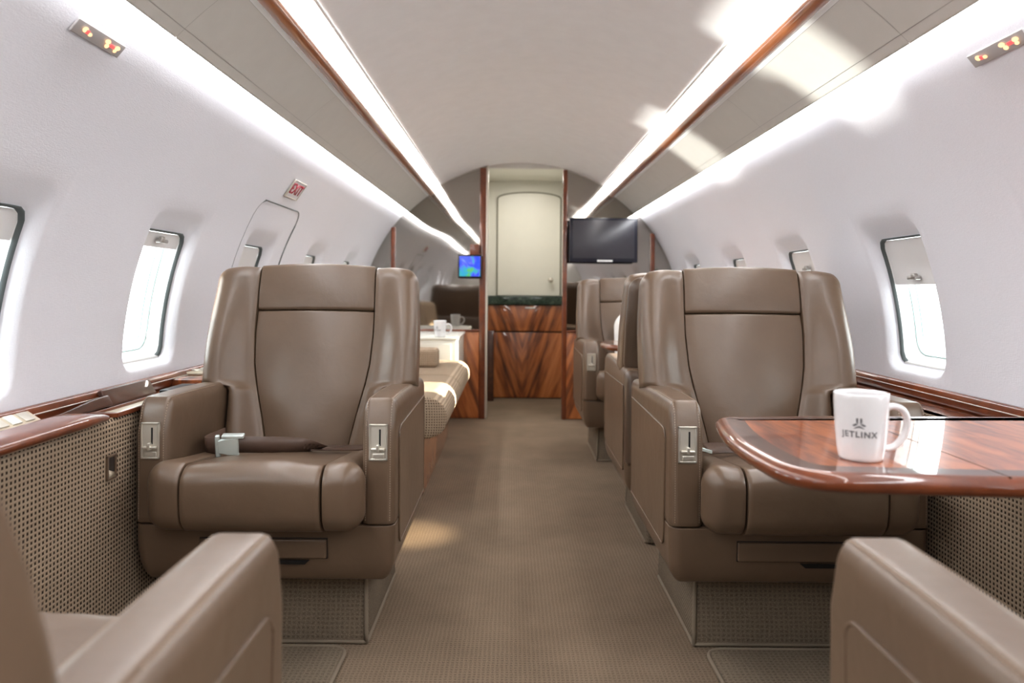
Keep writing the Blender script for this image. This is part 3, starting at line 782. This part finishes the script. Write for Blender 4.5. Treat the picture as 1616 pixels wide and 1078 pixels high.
        w2 = [(0, -0.2-0.9*smooth(0.55, 1.0, i/len(p2)), 1.0-0.6*smooth(0.55, 1.0, i/len(p2))) for i in range(len(p2))]
        build('seat_belt', [ribbon(p2, w2, 0.046, 0.0022), ribbon(catmull([(0.06, 0.20, 0.502), (0.13, 0.235, 0.495), (0.20, 0.285, 0.487), (0.241, 0.34, 0.480)], 5), (0, 1, 0.1), 0.040, 0.0022)], M['belt'], root)
        bm_ = Matrix.Translation((-0.137, 0.122, 0.522)) @ Matrix.Rotation(R(6), 4, 'Z') @ Matrix.Rotation(R(12), 4, 'X')
        build('buckle', [xf(softbox((0, 0, 0), (0.056, 0.014, 0.050), 0.004, (2, 1, 2), lambda x, y, z: (x, y, z*(1-0.25*smooth(0.01, 0.026, -x+0.012)))), bm_),
                         xf(softbox((-0.028, 0, 0), (0.013, 0.012, 0.064), 0.004, (1, 1, 3)), bm_),
                         xf(softbox((0.014, -0.002, 0.030), (0.058, 0.020, 0.010), 0.003, (2, 1, 1)), bm_)], M['steel'], sb)
    if belt == 'tongue':
        p1 = catmull([(0.20, 0.33, 0.487), (0.08, 0.27, 0.496), (-0.04, 0.235, 0.502), (-0.14, 0.215, 0.508), (-0.190, 0.19, 0.511)], 5)
        sb = build('seat_belt', ribbon(p1, (0.1, 0.9, 0.5), 0.040, 0.0025), M['belt'], root)
        bm_ = Matrix.Translation((-0.212, 0.165, 0.514)) @ Matrix.Rotation(R(38), 4, 'Z') @ Matrix.Rotation(R(18), 4, 'Y')
        build('buckle', [xf(softbox((0, 0, 0), (0.055, 0.040, 0.010), 0.003, (2, 2, 1)), bm_), xf(softbox((-0.03, 0, 0), (0.012, 0.048, 0.012), 0.003, (1, 2, 1)), bm_)], M['steel'], sb)
def seat(x, yfront, rz, belt, label, recline=12.5, foot=0.375):
    BT[0] = R(recline); FOOT[0] = foot
    r = empty('club_seat', (x, yfront, 0), rz, label=label, cat='seat', group='taupe leather club seats')
    seat_parts(r, belt)
    return r
seatL = seat(-0.623, 1.87, 0, 'buckled', 'taupe leather club seat facing the camera left of aisle, seat belt buckled on its cushion')
seatA = seat(0.735, 1.87, 0, 'tongue', 'taupe leather club seat facing the camera behind the wooden table on the right')
plain_seat = seat(0.75, 3.36, PI, None, 'taupe leather club seat facing away, back to back with the seat behind the table')
seatC = copy_tree(plain_seat); seatC.location = (0.72, 4.0, 0); seatC.rotation_euler.z = 0
seatC['label'] = 'far taupe leather club seat on the right holding a white pillow'
seatD = seat(-0.597, 0.89, PI, None, 'blurred taupe seat in the left foreground facing away, its armrest at the bottom edge', 16.5, 0.390)
seatE = copy_tree(seatD); seatE.location = (0.708, 0.89, 0)
seatE['label'] = 'blurred taupe seat in the right foreground facing away, armrest at the bottom right corner'

# ------------------------------------------------------------------ tables
def make_table(name, outline, z, label, seam_x=None, bands=True):
    o = empty(name, (sum(p[0] for p in outline)/len(outline), sum(p[1] for p in outline)/len(outline), z), label=label, cat='table')
    cx, cy = o.location.x, o.location.y
    loc = [(x-cx, y-cy) for x, y in outline]
    prof = [(0.030, -0.030), (0.010, -0.029), (0.003, -0.024), (0.0, -0.017), (0.0015, -0.009), (0.008, -0.003), (0.016, 0.0), (0.022, 0.0)]
    rings = [[(x, y, dz) for x, y in inset(loc, d)] for d, dz in prof]
    e = strip(rings); n = len(loc)
    e[1].append(tuple(range(n)))
    build('edge', e, M['wood_edge'], o)
    r1 = [(x, y, 0.0) for x, y in inset(loc, 0.022)]; r2 = [(x, y, 0.0) for x, y in inset(loc, 0.058)]
    build('border_band', strip([r1, r2]), M['wood_band'], o, smooth=False)
    build('veneer_panel', ([(x, y, 0.0) for x, y in inset(loc, 0.058)], [tuple(range(n))]), M['wood_table'], o, smooth=False)
    if seam_x is not None:
        ys = [p[1] for p in loc]
        build('fold_seam', box3(seam_x-cx-0.0007, seam_x-cx+0.0007, min(ys)+0.017, max(ys)-0.017, -0.001, 0.0004, 0.0001), M['seam'], o)
    return o, cx, cy
raw = [(0.412, 1.075), (0.72, 1.052), (1.125, 1.045), (1.125, 1.60), (0.72, 1.60), (0.432, 1.575), (0.402, 1.42), (0.393, 1.25)]
tb, tcx, tcy = make_table('conference_table', fillet(raw, [0.085, 0.05, 0.02, 0.02, 0.05, 0.035, 0.12, 0.14], 8), 0.685, 'glossy mahogany table at right with a white mug on top', 0.72)
build('support', box3(0.86-tcx, 1.16-tcx, 1.20-tcy, 1.42-tcy, -0.0565, -0.029, 0.004), M['black'], tb)
raw2 = [(0.46, 3.50), (1.125, 3.47), (1.125, 3.86), (0.47, 3.86), (0.435, 3.70)]
tb2, c2x, c2y = make_table('conference_table', fillet(raw2, [0.07, 0.02, 0.02, 0.05, 0.1], 6), 0.690, 'small mahogany table between the two far right seats')
build('support', box3(0.92-c2x, 1.16-c2x, 3.58-c2y, 3.74-c2y, -0.0615, -0.028, 0.004), M['black'], tb2)

# ------------------------------------------------------------------ mugs
def mug_r(z): return interp([(0.0, 0.0320), (0.004, 0.0335), (0.02, 0.0362), (0.05, 0.0390), (0.08, 0.0406), (0.105, 0.0414)], z)
def make_mug(loc, rz, label):
    o = empty('coffee_mug', loc, rz, label=label, cat='mug', group='white coffee mugs')
    prof = [(0.0, 0.0025), (0.027, 0.0025), (0.030, 0.0002), (0.0325, 0.0008)] + [(mug_r(z), z) for z in lin(0.005, 0.103, 14)] + [(0.0409, 0.1052), (0.0395, 0.1058), (0.0383, 0.1048)] + [(mug_r(z)-0.0033, z) for z in lin(0.100, 0.012, 10)] + [(0.022, 0.0062), (0.0, 0.006)]
    build('body', lathe(prof, 56), M['ceramic'], o)
    hp = catmull([(0.036, 0, 0.078), (0.050, 0, 0.0835), (0.066, 0, 0.078), (0.0735, 0, 0.060), (0.069, 0, 0.038), (0.056, 0, 0.022), (0.044, 0, 0.0165), (0.0345, 0, 0.016)], 6)
    hs = tube(hp, 0.0052, 12); hs = ([(x, y*1.35, z) for x, y, z in hs[0]], hs[1])
    build('handle', hs, M['ceramic'], o)
    ang0 = R(-119)
    def wrap(sh, zc, ox=0.0):
        vs = []
        for x, y, z in sh[0]:
            zz = zc+y; r = mug_r(zz)+0.0002+max(0, z)*0.5
            a = ang0 + (x+ox)/0.0395
            vs.append((r*math.cos(a), r*math.sin(a), zz))
        return vs, sh[1]
    build('lettering', wrap(text_shape('JETLINX', 0.0128, 0.0002, 1.22, 0.0004), 0.0435), M['logo'], o, smooth=False)
    # three-bladed emblem
    def quad(pts): return [(x*0.00125, y*0.00125, 0.0002) for x, y in pts], [tuple(range(len(pts)))]
    def fine(poly):
        return quad(poly)
    em = [quad([(-3.4, 1.6), (-1.1, -0.2), (-1.1, 7.2), (-3.4, 7.2)]), quad([(1.1, -0.2), (3.4, 1.6), (3.4, 7.2), (1.1, 7.2)]),
          quad([(-3.6, 0.8), (-1.4, -0.8), (-5.2, -3.0), (-7.6, -2.6), (-7.6, -1.4)]), quad([(1.4, -0.8), (3.6, 0.8), (7.6, -1.4), (7.6, -2.6), (5.2, -3.0)]),
          quad([(0.0, -2.0), (3.4, -3.7), (6.9, -6.2), (0, -4.7)]), quad([(0.0, -2.0), (0, -4.7), (-6.9, -6.2), (-3.4, -3.7)])]
    build('emblem', [wrap(e, 0.0605) for e in em], M['logo'], o, smooth=False)
    return o
mug1 = make_mug((0.5585, 1.18, 0.6851), 0.0, 'white mug with grey JETLINX lettering on the wooden table at right')

# ------------------------------------------------------------------ sofa side
so = empty('divan_sofa', (-0.62, 3.88, 0), label='woven beige divan sofa along the left side behind the seat', cat='sofa')
sx0, sy0 = so.location.x, so.location.y
def sl(x0, x1, y0, y1, z0, z1, r, n=(3, 6, 3), fn=None, k=4): return box3(x0-sx0, x1-sx0, y0-sy0, y1-sy0, z0, z1, r, n, fn, k)
build('base', sl(-0.93, -0.40, 3.05, 4.70, 0.002, 0.335, 0.006), M['wood_flame'], so)
for a, b in ((3.05, 3.872), (3.877, 4.70)):
    build('seat_cushion', sl(-0.90, -0.265, a, b, 0.330, 0.500, (0.085, 0.012, 0.08), (6, 8, 4), None, 6), M['sofa'], so)
    build('back_cushion', sl(-0.945, -0.80, a, b, 0.46, 0.84, (0.05, 0.02, 0.05), (3, 6, 4), lambda x, y, z: (x-0.05*smooth(0.5, 0.84, z)*0.6, y, z)), M['sofa'], so)
bc = build('bolster_cushion', softbox((0, 0, 0.055), (0.36, 0.16, 0.11), 0.025, (4, 3, 2)), M['sofa'], loc=(-0.605, 4.30, 0.497))
tags(bc, label='low woven cushion resting on the divan sofa', cat='cushion')
ec = empty('end_cabinet', (-0.64, 5.06, 0), label='pale sunlit end cabinet at the far end of the sofa', cat='cabinet')
build('carcass', box3(-0.30, 0.29, -0.345, 0.355, 0.40, 0.624, 0.006), M['cream'], ec)
build('plinth', box3(-0.28, 0.20, -0.30, 0.355, 0.003, 0.40, 0.006), M['wood_flame'], ec)
build('top', box3(-0.31, 0.30, -0.350, 0.358, 0.624, 0.640, 0.005), M['cream'], ec)
build('door', box3(-0.26, 0.255, -0.349, -0.344, 0.43, 0.60, 0.003), M['cream'], ec)
mug2 = copy_tree(mug1); mug2.location = (-0.465, 4.80, 0.6402); mug2.rotation_euler.z = R(4)
mug2['label'] = 'distant white mug on the cabinet beyond the sofa'
pl = build('pillow', softbox((0, 0, 0.19), (0.36, 0.11, 0.38), (0.09, 0.054, 0.09), (6, 2, 6), lambda x, y, z: (x*(1+0.0), y*(1-0.75*min(1, (abs(x)/0.18)**3+(abs(z-0.19)/0.19)**3)) , z)), M['pillow'], loc=(0.775, 4.235, 0.452))
pl.rotation_euler = (R(-13), 0, R(0))
tags(pl, label='white pillow leaning on the far right leather seat', cat='pillow')

# floor mats in the footwells
for s, nm in ((-1, 'left'), (1, 'right')):
    xa, xb = (-0.86, -0.425) if s < 0 else (0.515, 0.96)
    mo_ = fillet([(xa, 1.02), (xb, 1.02), (xb, 1.945), (xa, 1.945)], 0.05, 6)
    o = empty('floor_mat', ((xa+xb)/2, 1.48, 0), label=f'bound carpet mat on the floor between the {nm} seats', cat='mat', group='footwell mats')
    lm_ = [(x-(xa+xb)/2, y-1.48) for x, y in mo_]
    build('carpet', prism(lm_, lambda u, v, d: (u, v, d), 0.001, 0.010), M['carpet_grey'], o, smooth=False)
    build('binding', tube([(x, y, 0.007) for x, y in lm_], 0.006, 8, True), M['binding'], o)

# ------------------------------------------------------------------ lights
def lamp(name, kind, loc, target, energy, color=(1, 1, 1), **kw):
    d = bpy.data.lights.new(name, kind); d.energy = energy; d.color = color
    for k, v in kw.items(): setattr(d, k, v)
    o = bpy.data.objects.new(name, d); COL.objects.link(o); o.location = loc
    o.rotation_euler = (Vector(target)-Vector(loc)).to_track_quat('-Z', 'Y').to_euler()
    return o
def through(name, win, target, dist, energy, color, ang=9, size=0.05):
    w = Vector(win); t = Vector(target); dr_ = (w-t).normalized()
    return lamp(name, 'SPOT', w+dr_*dist, target, energy, color, spot_size=R(ang), spot_blend=0.1, shadow_soft_size=size)
# light bounced up off the wing through two left windows on to the right ceiling
through('wing_glint', (-1.13, 2.295, 0.92), (0.80, 2.10, 1.60), 3.0, 1500, (1.0, 0.98, 0.93), 10, 0.08)
through('wing_glint', (-1.13, 3.91, 0.92), (0.76, 3.40, 1.62), 3.0, 1400, (1.0, 0.98, 0.93), 9, 0.08)
# low sun through the right windows
through('low_sun', (1.25, 3.098, 0.90), (-0.45, 3.40, 0.48), 4.0, 16000, (1.0, 0.93, 0.80), 6, 0.05)
through('low_sun', (1.25, 4.78, 0.88), (-0.40, 4.70, 0.45), 4.0, 12000, (1.0, 0.93, 0.80), 3.6, 0.05)
lamp('footwell_lamp', 'SPOT', (-0.36, 2.84, 0.30), (-0.37, 2.86, 0.0), 5, (1.0, 0.83, 0.55), spot_size=R(70), spot_blend=0.8, shadow_soft_size=0.03)
lamp('galley_fill', 'AREA', (0.10, 5.85, 1.86), (0.10, 5.9, 0.0), 5.5, (1.0, 0.95, 0.88), size=0.35)  # added area light, hidden above the doorway, to brighten the cream galley

w = bpy.data.worlds.new('daylight'); S.world = w; w.use_nodes = True
bg = w.node_tree.nodes['Background']
sky = w.node_tree.nodes.new('ShaderNodeTexSky'); sky.sky_type = 'HOSEK_WILKIE'; sky.turbidity = 8
sky.sun_direction = Vector((0.5, 0.2, 0.8)).normalized(); sky.ground_albedo = 0.8
mix = w.node_tree.nodes.new('ShaderNodeMixRGB'); mix.inputs[0].default_value = 0.85; mix.inputs[2].default_value = (0.93, 0.98, 1.0, 1)
w.node_tree.links.new(sky.outputs[0], mix.inputs[1]); w.node_tree.links.new(mix.outputs[0], bg.inputs[0])
bg.inputs[1].default_value = 9.0

# ------------------------------------------------------------------ camera
cam = bpy.data.cameras.new('camera'); co = bpy.data.objects.new('camera', cam); COL.objects.link(co)
co.location = (0, 0, 0.95); co.rotation_euler = (PI/2, R(-0.45), 0)
cam.sensor_width = 36; cam.lens = 26; cam.shift_x = 0.0; cam.shift_y = -82/1616
cam.clip_start = 0.02
cam.dof.use_dof = True; cam.dof.focus_distance = 1.95; cam.dof.aperture_fstop = 3.2
S.camera = co
S.view_settings.view_transform = 'Standard'
S.view_settings.exposure = 0.3
S.view_settings.gamma = 0.93
